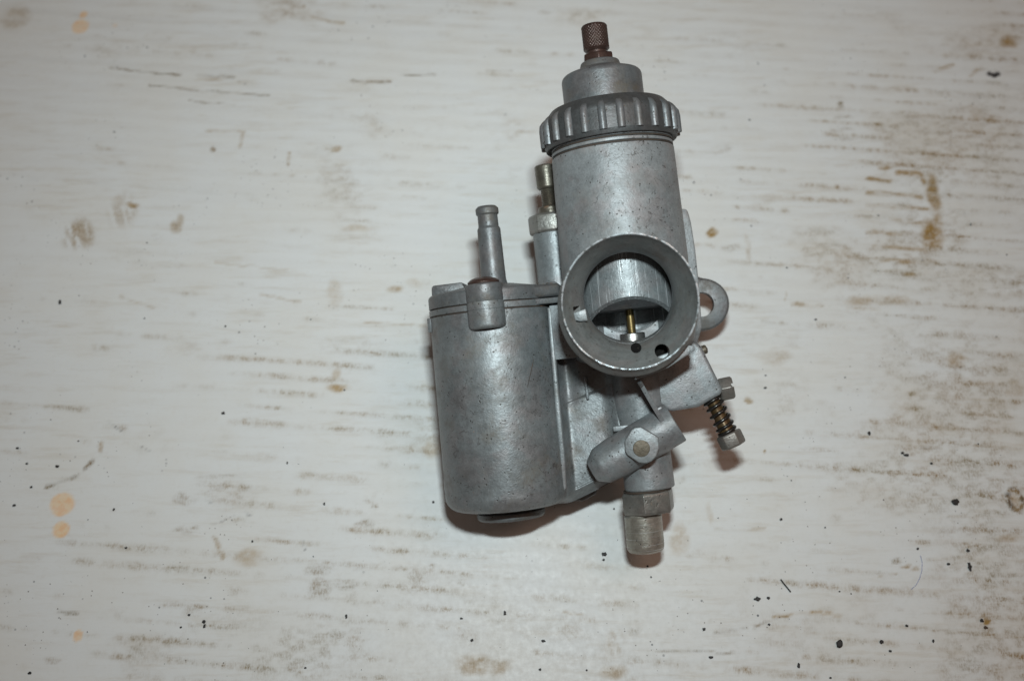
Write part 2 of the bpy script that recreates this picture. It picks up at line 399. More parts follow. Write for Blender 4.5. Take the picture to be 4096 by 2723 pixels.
STROKES = [([(-176.4, 129.3), (-163.8, 127.3), (-145.5, 125.0)], 0.66, 'd', 0.6), ([(-158.1, 119.9), (-143.7, 118.2), (-105.6, 114.8)], 0.65, 'd', 0.5), ([(-140.2, 112.0), (-129.8, 111.0), (-120.2, 109.3)], 0.54, 'd', 0.45), ([(-137.8, 125.5), (-121.5, 124.4)], 0.99, 'd', 0.3), ([(-70.2, 122.2), (-53.1, 121.8)], 0.66, 'd', 0.55), ([(-48.4, 125.5), (-33.2, 125.2)], 0.66, 'd', 0.65), ([(-11.4, 127.9), (0.0, 127.5)], 0.55, 'd', 0.4), ([(-94.0, 163.3), (-93.6, 157.6), (-82.5, 154.0), (-75.8, 152.9)], 0.9, 'b', 0.4), ([(-131.0, 97.2), (-114.8, 96.3), (-115.9, 88.6)], 0.75, 'b', 0.28), ([(-94.8, 86.1), (-94.4, 80.0)], 0.64, 'b', 0.5), ([(149.7, 73.2), (158.6, 72.1)], 1.05, 'b', 0.75), ([(148.9, 67.0), (170.4, 64.8)], 1.15, 'b', 0.6), ([(148.2, 60.8), (178.5, 58.2)], 1.14, 'b', 0.65), ([(156.4, 53.7), (177.6, 52.0)], 1.14, 'b', 0.5), ([(146.7, 48.5), (159.7, 47.0)], 1.13, 'b', 0.5), ([(145.9, 42.2), (168.7, 40.1)], 1.13, 'b', 0.5), ([(146.0, 36.1), (172.2, 33.6)], 1.02, 'b', 0.65), ([(162.5, 76.3), (171.9, 75.9), (173.2, 70.3)], 1.26, 'b', 0.7), ([(176.2, 55.1), (174.5, 46.8)], 1.66, 'b', 0.5), ([(185.8, 127.3), (193.9, 130.7)], 1.1, 'b', 0.4), ([(200.7, 125.0), (206.1, 129.6)], 0.99, 'b', 0.35), ([(94.2, -107.1), (103.7, -105.5), (113.9, -105.2), (118.0, -106.6)], 0.81, 'y', 0.9), ([(72.8, -112.4), (86.9, -110.5), (98.9, -106.4)], 0.45, 'd', 0.4), ([(107.3, -112.5), (116.2, -112.4)], 0.45, 'b', 0.3), ([(47.8, -118.4), (57.9, -118.8), (80.9, -119.5)], 0.44, 'd', 0.35), ([(-110.0, -77.7), (-106.0, -85.7)], 0.83, 'b', 0.45), ([(-174.6, -58.9), (-168.8, -57.1), (-163.4, -54.6)], 0.94, 'd', 0.7), ([(-161.4, -52.1), (-158.6, -49.2)], 1.04, 'd', 0.55), ([(-156.6, -45.4), (-156.8, -41.9)], 0.76, 'b', 0.4), ([(-163.1, -105.2), (-156.1, -105.7)], 0.72, 'd', 0.4), ([(-155.4, -33.2), (-148.5, -38.0)], 0.38, 'k', 0.7), ([(-141.6, -43.5), (-137.5, -45.5)], 0.29, 'k', 0.6), ([(-111.9, -72.8), (-107.3, -72.4), (-103.4, -70.0)], 0.28, 'k', 0.6), ([(-76.7, -79.3), (-75.8, -82.8)], 0.37, 'k', 0.9), ([(-114.8, -63.4), (-111.8, -65.3)], 0.37, 'k', 0.5), ([(-99.3, -68.6), (-97.1, -70.2)], 0.56, 'k', 0.6), ([(110.2, 21.9), (109.8, 17.5)], 0.4, 'b', 0.3), ([(75.4, -75.6), (93.6, -74.7)], 0.55, 'b', 0.25), ([(18.2, -104.6), (25.3, -106.4)], 0.45, 'b', 0.3), ([(-58.5, 7.7), (-34.6, 6.6)], 0.5, 'b', 0.3), ([(155.2, -44.0), (162.8, -44.5)], 0.57, 'd', 0.5), ([(112.4, 15.8), (124.4, 14.7)], 0.8, 'b', 0.5), ([(134.3, 14.2), (147.2, 13.1)], 0.8, 'b', 0.45), ([(-120.9, 34.2), (-91.1, 30.8)], 0.51, 'b', 0.2), ([(-101.3, 19.7), (-85.0, 16.4)], 0.6, 'b', 0.25), ([(-157.6, 19.1), (-142.9, 14.2)], 0.6, 'b', 0.3), ([(-57.2, -90.3), (-54.6, -89.4)], 0.73, 'd', 0.5), ([(140.4, -91.2), (131.1, -93.0)], 0.36, 'b', 0.4), ([(187.8, 97.3), (186.3, 87.3)], 0.54, 'd', 0.3), ([(-219.1, 159.8), (-128.3, 150.9)], 1.57, 'g', 0.35), ([(-226.0, 134.7), (-115.0, 127.5)], 1.32, 'g', 0.25), ([(-215.5, 74.5), (-98.9, 64.3)], 1.47, 'g', 0.3), ([(-98.9, 64.3), (-5.0, 57.3)], 1.25, 'g', 0.25), ([(-151.9, 161.9), (-5.4, 150.9)], 1.13, 'g', 0.25), ([(-94.3, 144.1), (-0.9, 134.1)], 1.33, 'g', 0.2)]
FLAKES = [(-110.4, -108.6, 0.9, 1.05), (-110.0, -110.2, 0.72, 1.22), (-171.8, -51.3, 1.04, 0.88), (-2.6, -105.6, 0.81, 1.32), (-14.2, -115.0, 0.89, 0.87), (-59.5, -106.8, 0.63, 1.05), (-141.8, -82.1, 0.83, 0.64), (33.8, -84.5, 1.83, 1.28), (33.5, -86.5, 0.82, 0.73), (88.6, -100.6, 1.99, 1.25), (92.6, -100.3, 0.9, 0.89), (165.3, -65.1, 2.43, 1.71), (116.3, -116.2, 1.96, 2.24), (131.4, -115.7, 1.42, 1.04), (101.2, -123.8, 0.88, 1.36), (167.0, -88.9, 1.1, 2.36), (159.4, -88.1, 1.1, 0.82), (149.5, -47.0, 1.52, 0.88), (158.6, -50.2, 0.85, 0.88), (136.5, -38.4, 0.86, 1.4), (99.8, -71.6, 0.74, 0.75), (149.0, -82.5, 0.83, 0.74), (167.2, -83.1, 1.01, 1.01), (149.9, -115.4, 0.62, 1.04), (134.1, -118.8, 0.89, 0.69), (68.6, -111.3, 0.89, 0.87), (92.0, -109.6, 0.72, 0.7), (37.9, -67.6, 0.56, 0.57), (-70.0, -65.7, 0.75, 0.95), (-185.5, -66.3, 1.12, 0.76), (169.3, -110.6, 1.25, 0.87), (168.3, -108.2, 1.25, 1.05), (-181.2, 16.5, 1.0, 1.54), (9.9, -125.1, 0.71, 0.68)]

rng = np.random.default_rng(11)
def vnoise(x, y, sx, sy, seed):
    r = np.random.default_rng(seed)
    T = r.random((256, 256))
    gx, gy = x / sx, y / sy
    ix, iy = np.floor(gx).astype(int), np.floor(gy).astype(int)
    fx, fy = gx - ix, gy - iy
    fx, fy = fx * fx * (3 - 2 * fx), fy * fy * (3 - 2 * fy)
    q = lambda a, b: T[a % 256, b % 256]
    return (q(ix, iy) * (1 - fx) + q(ix + 1, iy) * fx) * (1 - fy) + (q(ix, iy + 1) * (1 - fx) + q(ix + 1, iy + 1) * fx) * fy
def fbm(x, y, sx, sy, seed, n=4):
    v, a, tot = 0, 1.0, 0
    for k in range(n):
        v = v + a * vnoise(x + 7.3 * k, y + 3.1 * k, sx / 2 ** k, sy / 2 ** k, seed + k)
        tot += a
        a *= 0.55
    return v / tot
def sstep(v, a, b):
    t = np.clip((v - a) / (b - a), 0, 1)
    return t * t * (3 - 2 * t)

def build_board():
    xs = np.concatenate([[-460, -400, -340, -290], np.arange(-256, 256.01, 0.8), [290, 340, 400, 460]])
    ys = np.concatenate([[-360, -300, -240, -190], np.arange(-150, 190.01, 0.8), [230, 280, 330, 380]])
    X, Y = np.meshgrid(xs, ys, indexing='ij')
    nx, ny = X.shape
    # flutes of the board run a little askew to the picture
    a = math.radians(-4.6)
    U = X * math.cos(a) + Y * math.sin(a)
    V = -X * math.sin(a) + Y * math.cos(a)
    Vw = V + 1.3 * (fbm(U, V, 70, 25, 3, 2) - 0.5)
    pitch = 6.4
    row = np.floor(Vw / pitch)
    fr = Vw / pitch - row
    Z = 0.05 * np.cos(2 * PI * fr) + 0.25 * (fbm(X, Y, 60, 18, 40, 2) - 0.5)
    ctrl = np.array([[.15, .30, .40, .35, .30, .30, .35, .50], [.10, .20, .35, .35, .30, .38, .75, .65], [.12, .18, .30, .30, .30, .42, .75, .65],
                     [.18, .32, .55, .50, .30, .35, .55, .75], [.28, .45, .60, .50, .30, .35, .55, .75], [.45, .62, .75, .62, .45, .45, .60, .85]])
    cu = np.clip((X / (232 - 0.17 * (166 - Y)) + 1) / 2, 0, 0.9999) * 7
    cv = np.clip((166 - Y) / 295, 0, 0.9999) * 5
    iu, iv = cu.astype(int), cv.astype(int)
    fu, fv = cu - iu, cv - iv
    dens = (ctrl[iv, iu] * (1 - fu) + ctrl[iv, iu + 1] * fu) * (1 - fv) + (ctrl[iv + 1, iu] * (1 - fu) + ctrl[iv + 1, iu + 1] * fu) * fv
    # dirt rubbed on to the crests
    thick = 0.08 + 0.14 * vnoise(U, row * 3.3, 30, 1, 21)
    crest = np.exp(-((fr - 0.5) / thick) ** 2)
    runs = vnoise(U + 61.7 * row, row * 5.7, 23, 1, 22) * 0.5 + vnoise(U + 33.3 * row, row * 2.9, 9, 1, 23) * 0.3 + vnoise(U + 13.3 * row, row * 1.9, 3.5, 1, 26) * 0.2
    runs = sstep(runs + 0.62 * (dens - 0.5), 0.44, 0.80)
    fine = fbm(U + 0.25 * V, V, 1.6, 2.6, 24, 3)
    streak = crest * runs * (0.25 + 0.75 * sstep(fine, 0.30, 0.66))
    cloud = sstep(fbm(X, Y, 34, 20, 30, 5) + 0.55 * (dens - 0.5), 0.52, 0.80)
    brown = 0.55 * streak + 0.32 * cloud * sstep(fbm(X, Y, 3, 2, 31, 3), 0.3, 0.7)
    grain = fbm(X, Y, 4.0, 2.2, 50, 4)
    warm = sstep(fbm(X, Y, 45, 30, 55, 3), 0.42, 0.62)
    orange = np.zeros_like(X)
    dark = np.zeros_like(X)
    yellow = (0.24 * streak + 0.16 * cloud) * warm
    wx = X + 3.0 * (fbm(X, Y, 6, 6, 60, 3) - 0.5)
    wy = Y + 3.0 * (fbm(X, Y, 6, 6, 61, 3) - 0.5)
    scratch = sstep(fbm(X + 0.35 * Y, Y, 1.7, 7.0, 62, 2), 0.38, 0.60)
    for bx, by, rx, ry, ty, st in BLOBS:
        soft = 0.25 if ty in 'ok' else 0.75
        if ty == 'b':
            st *= 1.12
        px, py = (wx, wy) if ty not in 'o' else (X + 0.8 * (grain - .5), Y + 0.8 * (grain - .5))
        d = np.sqrt(((px - bx) / rx) ** 2 + ((py - by) / ry) ** 2)
        f = 1 - sstep(d, 1 - soft * 0.7, 1 + soft * 0.5)
        tex = sstep(grain, 0.30, 0.62)
        if ty == 'o':
            orange = np.maximum(orange, f * st * (0.75 + 0.5 * (grain - 0.3)))
        elif ty == 's':
            brown = np.maximum(brown, 0.55 * f * st * scratch)
            yellow = np.maximum(yellow, 0.6 * f * st * scratch)
        elif ty == 'b':
            brown = np.maximum(brown, f * st * (0.2 + 0.45 * tex))
            yellow = np.maximum(yellow, f * st * (0.6 + 0.6 * tex))
        elif ty == 'y':
            yellow = np.maximum(yellow, f * st * (0.55 + 0.5 * tex))
        elif ty == 'k':
            dark = np.maximum(dark, f * st)
        else:
            brown = np.maximum(brown, f * st * (0.25 + 0.85 * tex) * 0.85)
            dark = np.maximum(dark, f * st * 0.14 * tex)
    for pts, w, ty, st in STROKES:
        best = np.full_like(X, 1e9)
        qx, qy = X + 1.6 * (grain - 0.5), Y + 1.6 * (fbm(X, Y, 5, 3, 70, 3) - 0.5)
        for (x0, y0), (x1, y1) in zip(pts[:-1], pts[1:]):
            dx, dy = x1 - x0, y1 - y0
            L = dx * dx + dy * dy + 1e-9
            t = np.clip(((qx - x0) * dx + (qy - y0) * dy) / L, 0, 1)
            best = np.minimum(best, np.hypot(qx - x0 - t * dx, qy - y0 - t * dy))
        if ty == 'b':
            st *= 1.12
            w *= 1.15
        f = 1 - sstep(best, 0.1 * w, 1.35 * w)
        f = f * st * (0.22 + 0.85 * sstep(fbm(X, Y, 5, 2, 71, 4), 0.36, 0.64))
        if ty == 'y':
            yellow = np.maximum(yellow, f)
        elif ty == 'k':
            dark = np.maximum(dark, f)
        elif ty == 'g':
            dark = np.maximum(dark, f * 0.16)
        else:
            brown = np.maximum(brown, f * (0.55 if ty == 'b' else 1))
            if ty == 'b':
                yellow = np.maximum(yellow, f * 1.1)
            else:
                dark = np.maximum(dark, f * 0.38)
    # ring-shaped crust at the right edge, with a small crater
    d = np.hypot((wx - 187.5) / 3.4, (wy + 64.6) / 4.4)
    ringm = np.exp(-((d - 0.85) / 0.22) ** 2)
    brown = np.maximum(brown, ringm * 1.1)
    dark = np.maximum(dark, ringm * 0.75 * sstep(grain, .35, .6))
    yellow = np.maximum(yellow, 0.5 * (1 - sstep(d, .4, .8)))
    Z = Z + 0.5 * ringm
    me = bpy.data.meshes.new('table_board')
    n = nx * ny
    me.vertices.add(n)
    co = np.stack([X, Y, Z], -1).reshape(-1, 3) * MM
    me.vertices.foreach_set('co', co.astype(np.float32).ravel())
    idx = np.arange(n).reshape(nx, ny)
    q = np.stack([idx[:-1, :-1], idx[1:, :-1], idx[1:, 1:], idx[:-1, 1:]], -1).reshape(-1)
    nf = (nx - 1) * (ny - 1)
    me.loops.add(nf * 4)
    me.loops.foreach_set('vertex_index', q.astype(np.int32))
    me.polygons.add(nf)
    me.polygons.foreach_set('loop_start', np.arange(0, nf * 4, 4, dtype=np.int32))
    me.polygons.foreach_set('use_smooth', np.ones(nf, dtype=bool))
    me.update(calc_edges=True)
    at = me.color_attributes.new('stains', 'FLOAT_COLOR', 'POINT')
    rgba = np.stack([brown, orange, dark, yellow], -1).reshape(-1, 4)
    at.data.foreach_set('color', np.clip(rgba, 0, 1.2).astype(np.float32).ravel())
    # material: white coated board, stains where they lie
    N = NT('stained_white_board')
    co = N.n('ShaderNodeTexCoord').outputs['Object']
    st = N.n('ShaderNodeAttribute', attribute_name='stains')
    sep = N.n('ShaderNodeSeparateColor', {0: st.outputs['Color']})
    b_, o_, d_ = sep.outputs[0], sep.outputs[1], sep.outputs[2]
    y_ = st.outputs['Alpha']
    nA = N.noise(co, 28, 4, 0.6)
    nB = N.noise(co, 420, 4, 0.65)
    nC = N.noise(co, 1700, 2, 0.6)
    base = N.mix(N.step(nA, 0.35, 0.68), (0.705, 0.722, 0.720), (0.692, 0.694, 0.672))
    base = N.mix(N.step(nB, 0.50, 0.78, 0, 0.16), base, (0.52, 0.48, 0.41))
    gr1 = N.noise(N.mapping(co, scale=(38, 300, 1), rot=(0, 0, 0.08)), 1.0, 5, 0.7)
    gr2 = N.noise(N.mapping(co, loc=(0.3, 0.1, 0), scale=(14, 22, 1)), 1.0, 3, 0.6)
    base = N.mix(N.math('MULTIPLY', N.step(gr1, 0.47, 0.72), N.step(gr2, 0.38, 0.62, 0.08, 0.27)), base, (0.40, 0.30, 0.17))
    hat = N.noise(N.mapping(co, scale=(1500, 620, 1), rot=(0, 0, 0.25)), 1.0, 3, 0.7)
    smu = N.noise(N.mapping(co, scale=(160, 420, 1), rot=(0, 0, 0.08)), 1.0, 4, 0.7)
    br = N.math('MULTIPLY', b_, N.math('MULTIPLY', N.step(hat, 0.34, 0.64, 0.35, 1.35), N.step(smu, 0.34, 0.6, 0.45, 1.35)))
    brc = N.mix(N.step(N.noise(co, 55, 3), 0.4, 0.65), (0.25, 0.155, 0.055), (0.225, 0.17, 0.085))
    base = N.mix(N.math('MULTIPLY', y_, N.step(nB, 0.3, 0.6, 0.55, 0.95), clamp=True), base, (0.36, 0.22, 0.065))
    base = N.mix(N.math('MINIMUM', br, 0.9), base, brc)
    base = N.mix(N.math('MULTIPLY', o_, N.step(nB, 0.25, 0.7, 0.75, 1.0), clamp=True), base, N.mix(N.step(nB, .4, .6), (0.80, 0.55, 0.28), (0.78, 0.46, 0.22)))
    base = N.mix(N.math('MULTIPLY', d_, N.step(nC, 0.25, 0.6, 0.6, 1.0), clamp=True), base, (0.035, 0.033, 0.034))
    # fly specks: small dark and bluish dots
    for sc, th, c1, colr in ((260, 0.11, 0.54, (0.06, 0.065, 0.075)), (520, 0.13, 0.50, (0.09, 0.07, 0.055)), (130, 0.055, 0.50, (0.05, 0.055, 0.07))):
        v = N.n('ShaderNodeTexVoronoi', {'Vector': N.mapping(co, loc=(sc * 0.01, 0.3, 0), scale=(1, 1, 0)), 'Scale': float(sc)})
        pick = N.n('ShaderNodeSeparateColor', {0: v.outputs['Color']}).outputs[0]
        rad = N.math('MULTIPLY', pick, th)
        dot = N.step(N.math('SUBTRACT', v.outputs['Distance'], rad), -0.01, 0.03, 1, 0)
        keep = N.math('MULTIPLY', N.step(pick, 0.55, 0.7), N.step(N.noise(co, 24, 3), c1, c1 + 0.12))
        base = N.mix(N.math('MULTIPLY', N.math('MULTIPLY', dot, keep), 0.8), base, colr)
    N.put(N.b.inputs['Base Color'], base)
    N.put(N.b.inputs['Roughness'], N.step(nB, 0.3, 0.7, 0.42, 0.60))
    N.b.inputs['Specular IOR Level'].default_value = 0.35
    h = N.math('ADD', N.math('MULTIPLY', nB, 1.0), N.math('MULTIPLY', b_, 0.8))
    N.put(N.b.inputs['Normal'], N.bump(h, 4e-5))
    me.materials.append(N.m)
    o = bpy.data.objects.new('table_board', me)
    o['kind'] = 'structure'
    COL.objects.link(o)
build_board()

# ------------------------------------------------------------------ mixing chamber: barrel, bell mouth, slide
def bore(w):           # centre line of the inlet passage, rising a little towards the back
    return Vector((0.0, -2.7 + 0.12 * (42 - w), w))
BAX = (bore(42) - bore(0)).normalized()
SLOPE = 0.006
bx = lambda v: 0.02 + SLOPE * v
barrel_prof = rp([(0, -20.5), (20.0, -20.5, 4), (22.15, -13, 3), (22.3, 14), (21.95, 32), (21.55, 51.8, 0.3), (20.5, 51.9), (20.5, 52.5), (21.4, 52.7, .2),
                  (21.4, 53.7, .2), (20.5, 53.8), (20.5, 54.5), (21.3, 54.7, .2), (21.3, 58), (17.2, 58), (17.2, -14.8), (0, -14.8)])
V, Fc = lathe_geo(barrel_prof, (0, 0, 0), (SLOPE, 1, 0), 128)
barrel = obj('barrel', V, Fc, M['zinc_hair'])
through = lathe_geo([(15.0, -36), (15.0, 62)], tuple(bore(0)), BAX, 96)
cut(barrel, through)

# bell mouth: solid between a flared inside and a straighter outside
def bell_geo(n=128):
    rows = []
    # (centre, radius) rings from deep inside out, over the rim and back down the outside
    t = [(16, 15.0), (20, 15.02), (23, 15.15), (26, 15.6), (29, 16.35), (32, 17.4), (35, 18.6), (38, 19.9), (40, 20.55), (41.3, 20.95), (41.8, 21.12)]
    for w, r in t:
        rows.append((bore(w) + Vector((0.3 * (w - 16) / 26, 0, 0)), r))
    rows += [(bore(42.0) + Vector((.3, 0, 0)), 21.35), (bore(41.7) + Vector((.3, 0, 0)), 21.6), (bore(40.5) + Vector((.3, -.1, 0)), 21.7),
             (bore(38.5) + Vector((-.1, -1.0, 0)), 22.1), (bore(35.5) + Vector((-.5, -2.0, 0)), 22.5), (bore(35.0) + Vector((-.5, -1.9, 0)), 21.9),
             (bore(32) + Vector((-.2, -.7, 0)), 20.9), (bore(26) + Vector((0, -.3, 0)), 19.6), (bore(16), 19.2)]
    V, Fc = [], []
    e1, e2, a = basis(BAX, (0, 1, 0))
    rr = random.Random(3)
    for c, r in rows:
        for k in range(n):
            t_ = 2 * PI * k / n
            V.append(tuple(c + (e1 * math.cos(t_) + e2 * math.sin(t_)) * r))
    m = len(rows)
    for i in range(m):
        j = (i + 1) % m
        for k in range(n):
            k2 = (k + 1) % n
            Fc.append((i * n + k, i * n + k2, j * n + k2, j * n + k))
    return V, Fc
V, Fc = bell_geo()
bell = obj('bell_mouth', V, Fc, M['zinc_bell'], angle=40)
# keyway on the left and two air drillings at the bottom
cut(bell, boxgeo((-16.6, -4.2, 31.0), (7.2, 5.4, 6.4), Matrix.Rotation(math.radians(8), 3, 'Z') @ Matrix.Rotation(math.radians(-24), 3, 'Y')),
    lathe_geo([(1.75, 10), (1.75, 40)], (0.7, -17.1, 0), (0, 0, 1), 24), lathe_geo([(2.3, 10), (2.3, 45)], (8.7, -19.1, 0), (0, 0, 1), 28))
bell.data.materials.append(M['black'])  # hole walls coloured black, standing in for the shade in the drillings
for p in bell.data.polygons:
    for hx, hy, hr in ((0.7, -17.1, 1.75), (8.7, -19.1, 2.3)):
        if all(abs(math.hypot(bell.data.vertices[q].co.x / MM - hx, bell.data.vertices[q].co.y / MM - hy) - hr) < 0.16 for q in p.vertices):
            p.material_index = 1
lathe('drilling_shade_plug', rp([(0, 12), (1.72, 12), (1.72, 24.5), (0, 24.5)]), M['black'], (0.7, -17.1, 0), (0, 0, 1), 24, bell)  # added black plugs close both holes as painted depth shade
lathe('drilling_shade_plug', rp([(0, 12), (2.27, 12), (2.27, 23.5), (0, 23.5)]), M['black'], (8.7, -19.1, 0), (0, 0, 1), 28, bell)
prism('keyway_floor', [(-19.0, -3.6), (-14.2, -2.6), (-13.9, -6.6), (-16.4, -6.5), (-18.4, -5.9), (-19.3, -4.6)], 27.3, 29.0, M['zinc'], 0.25, bell)
# bright chipped lip of the bell
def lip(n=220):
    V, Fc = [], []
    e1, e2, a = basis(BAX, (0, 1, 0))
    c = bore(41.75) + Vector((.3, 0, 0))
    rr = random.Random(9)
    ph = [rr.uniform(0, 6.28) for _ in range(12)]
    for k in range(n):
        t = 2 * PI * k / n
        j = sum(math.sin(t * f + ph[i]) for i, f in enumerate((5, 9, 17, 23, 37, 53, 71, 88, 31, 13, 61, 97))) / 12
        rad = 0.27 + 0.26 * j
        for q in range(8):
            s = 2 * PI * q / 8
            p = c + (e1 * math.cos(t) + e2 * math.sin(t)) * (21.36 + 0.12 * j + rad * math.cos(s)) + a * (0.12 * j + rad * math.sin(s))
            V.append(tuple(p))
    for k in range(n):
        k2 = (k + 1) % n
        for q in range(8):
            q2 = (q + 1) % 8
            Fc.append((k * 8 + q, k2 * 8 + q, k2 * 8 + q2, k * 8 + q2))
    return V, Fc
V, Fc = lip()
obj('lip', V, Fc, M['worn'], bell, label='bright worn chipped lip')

# throttle slide: hollow piston with a sloping cutaway
sl_prof = rp([(16.95, -30), (16.95, 50), (15.5, 50), (15.5, -30)])
V, Fc = lathe_geo(sl_prof, (0, 0, 0), (SLOPE, 1, 0), 128, close=True)
slide = obj('throttle_slide', V, Fc, M['slide'])
KSL = 0.72
cang = math.atan(KSL)
cutR = Matrix.Rotation(-cang, 3, 'X')
up_n = Vector((0, math.cos(cang), -math.sin(cang)))
cc = Vector((0, -11.8, 0)) - up_n * 30
cut(slide, boxgeo(tuple(cc), (60, 60, 120), cutR))
sfl = lathe('slide_floor', rp([(0, -3.4), (15.6, -3.4), (15.6, 3.0), (0, 3.0)]), M['zinc_grimy'], (0, 0, 0), (SLOPE, 1, 0), 64, slide)
cut(sfl, boxgeo(tuple(cc), (60, 60, 120), cutR))
lathe('jet_needle', rp([(0, -20), (1.2, -20), (1.42, -11), (1.45, 6), (0, 6)]), M['brass'], (0.05, 0, 0), (0, 1, 0), 24)
lathe('needle_jet', rp([(0, -24), (4.5, -24), (4.5, -11.6, .5), (2.2, -11.6), (2.2, -13), (0, -13)]), M['bright_steel'], (0.05, 0, 0), (0, 1, 0), 48)

# ------------------------------------------------------------------ top: ring nut, cap, cable adjuster
nut_prof = rp([(21.5, 55.0), (23.0, 54.8, .4), (23.6, 56.6, .5), (23.55, 64.6, 2.6), (20.0, 68.6, 1.5), (14.6, 69.6), (14.6, 66), (21.5, 66)])
NO = (0.25, 0, 0)
nut = lathe('ring_nut', nut_prof, M['zinc_ring'], NO, (0, 1, 0), 144, close=True)
def rib_geo(k):
    t = math.radians(-5 + 15 * k)
    n_ = Vector((math.sin(t), 0, math.cos(t)))
    s_ = Vector((math.cos(t), 0, -math.sin(t)))
    o = Vector(NO)
    V, Fc = [], []
    hs = [(56.2, 1.0), (56.6, 1.05), (59, 1.05), (62, 1.05), (64.0, 1.0), (65.2, .85), (66.0, .55), (66.35, .15)]
    rows = 9
    for h, f in hs:
        base = 23.15 - max(0, h - 63.6) * 0.55
        for j in range(rows):
            q = PI * j / (rows - 1)
            V.append(tuple(o + s_ * (-math.cos(q) * 1.42 * (0.35 + .65 * f)) + n_ * (base + math.sin(q) * 1.75 * f) + Vector((0, h, 0))))
    m = len(hs)
    for i in range(m - 1):
        for j in range(rows - 1):
            Fc.append((i * rows + j, i * rows + j + 1, (i + 1) * rows + j + 1, (i + 1) * rows + j))
    Fc.append(tuple(range(rows)))
    Fc.append(tuple((m - 1) * rows + j for j in range(rows - 1, -1, -1)))
    return V, Fc
for k in range(24):
    V, Fc = rib_geo(k)
    obj('grip_rib', V, Fc, M['zinc_rib'], nut, 45)
cap = lathe('top_cap', rp([(0, 66), (14.2, 66), (14.2, 80.2, 2.2), (7.4, 82.6, 0.6), (6.7, 85.0, 0.8), (0, 85.0)]), M['zinc_dark'], (-0.55, 0, 0), (0, 1, 0), 96)
hexprism('lock_nut', 5.7, 84.6, 87.6, M['rusty'], (-0.9, 0, 0), (0, 1, 0), (0, 0, 1), math.radians(3))
def knurl(r, h, t):
    if r < 4.3 or not (89.6 < h < 97.4):
        return r
    N_ = 26
    a = (t * N_ / (2 * PI) + h * 0.82) % 1.0
    b = (t * N_ / (2 * PI) - h * 0.82) % 1.0
    tri = lambda x: abs(x - .5) * 2
    return r - 0.26 * max(tri(a) ** 2, tri(b) ** 2)
kp = [(0, 86.5), (3.55, 86.5), (3.55, 88.7), (4.05, 88.9), (4.2, 89.2)] + [(4.62, 89.5 + 0.115 * i) for i in range(70)]
kp += [(4.5, 97.75), (4.2, 98.1), (3.6, 98.3), (0, 98.35)]
lathe('cable_adjuster', kp, M['rusty'], (-1.15, 0, 0), (0, 1, 0), 182, rfun=knurl, angle=60, label='rusty knurled cable adjuster')

# ------------------------------------------------------------------ choke plunger tube behind the barrel on the left
TC = (-24.6, 0, -15)
tube = lathe('choke_tube', rp([(0, -6), (7.5, -6), (7.4, 28.6, .4), (0, 28.6)]), M['zinc'], TC, (0, 1, 0), 64)
hexprism('choke_nut', 8.7, 28.4, 35.6, M['plated'], TC, (0, 1, 0), (0, 0, 1), math.radians(26))
lathe('choke_stem', rp([(0, 35), (4.6, 35), (4.4, 38.2, .5), (3.0, 38.6)]) + [(2.55 + 0.32 * (i % 2), 38.7 + 0.36 * i) for i in range(19)] + [(0, 45.6)], M['old_plated'], TC, (0, 1, 0), 40, angle=45)
lathe('choke_knob', rp([(0, 44.9), (3.5, 44.9, .5), (4.05, 45.6, .4), (4.15, 53.6, .6), (3.3, 53.8), (3.2, 53.6), (2.9, 50.0), (0, 50.0)]), M['old_plated'], TC, (0, 1, 0), 40)

# ------------------------------------------------------------------ float chamber, its lid and fuel pipe
FO = Vector((-48.95, 0, 0))
FAX = (0.0125, 1, 0)
bowl = lathe('float_chamber', rp([(0, -67.2), (18, -67.6, 2), (22.5, -66.6, 5.2), (22.15, -40), (21.75, 0.95, .1), (21.1, 1.05), (21.1, 1.45), (21.75, 1.55, .1), (21.8, 3.5, .1), (0, 3.6)]), M['zinc_bowl'], tuple(FO), FAX, 160)
plug = lathe('drain_plug', rp([(0, -72.2), (11.6, -72.2, .5), (12.2, -71.3, .5), (12.2, -69.6, .5), (10.8, -69.2), (10.8, -66.5), (0, -66.5)]), M['zinc_dark'], (-49.0, 0, -3.0), FAX, 80)
lid = lathe('chamber_lid', rp([(0, 3.85), (21.3, 3.85), (21.75, 4.05), (21.7, 8.7, 1.5), (17, 9.4, 1.5), (9.5, 10.8, 1), (0, 11.0)]), M['zinc_dark'], tuple(FO), FAX, 128)
lathe('lid_gasket', rp([(0, 3.4), (21.2, 3.4), (21.2, 4.1), (0, 4.1)]), M['seam'], tuple(FO), FAX, 96)
prism('lid_lug', [(-68.3, 8.0), (-68.1, 12.0), (-67.4, 12.7), (-57, 12.7), (-55.5, 8.0)], -6, 7, M['zinc_dark'], 0.7, lid)
FV = frame((0, 0, 0), (1, 0, 0), (0, 1, 0))      # plan outlines (u, -w) pulled up along the barrel axis
plan = [(-40, -17.5), (-32.6, -13.6), (-28, -11.2), (-22.8, -9.4), (-22.6, 6), (-40, 8)]
prism('lid_bridge', plan, 3.85, 8.3, M['zinc_grimy'], 1.1, lid, FV, seg=3)
prism('bowl_bridge', plan, 1.55, 3.5, M['zinc_dark'], .25, bowl, FV)
prism('lid_corner', [(-28.2, 6.2), (-27.8, 9.0), (-24.2, 9.0), (-23.0, 7.6), (-22.8, 6.0)], -4, 8.0, M['zinc_grimy'], 0.5, lid)
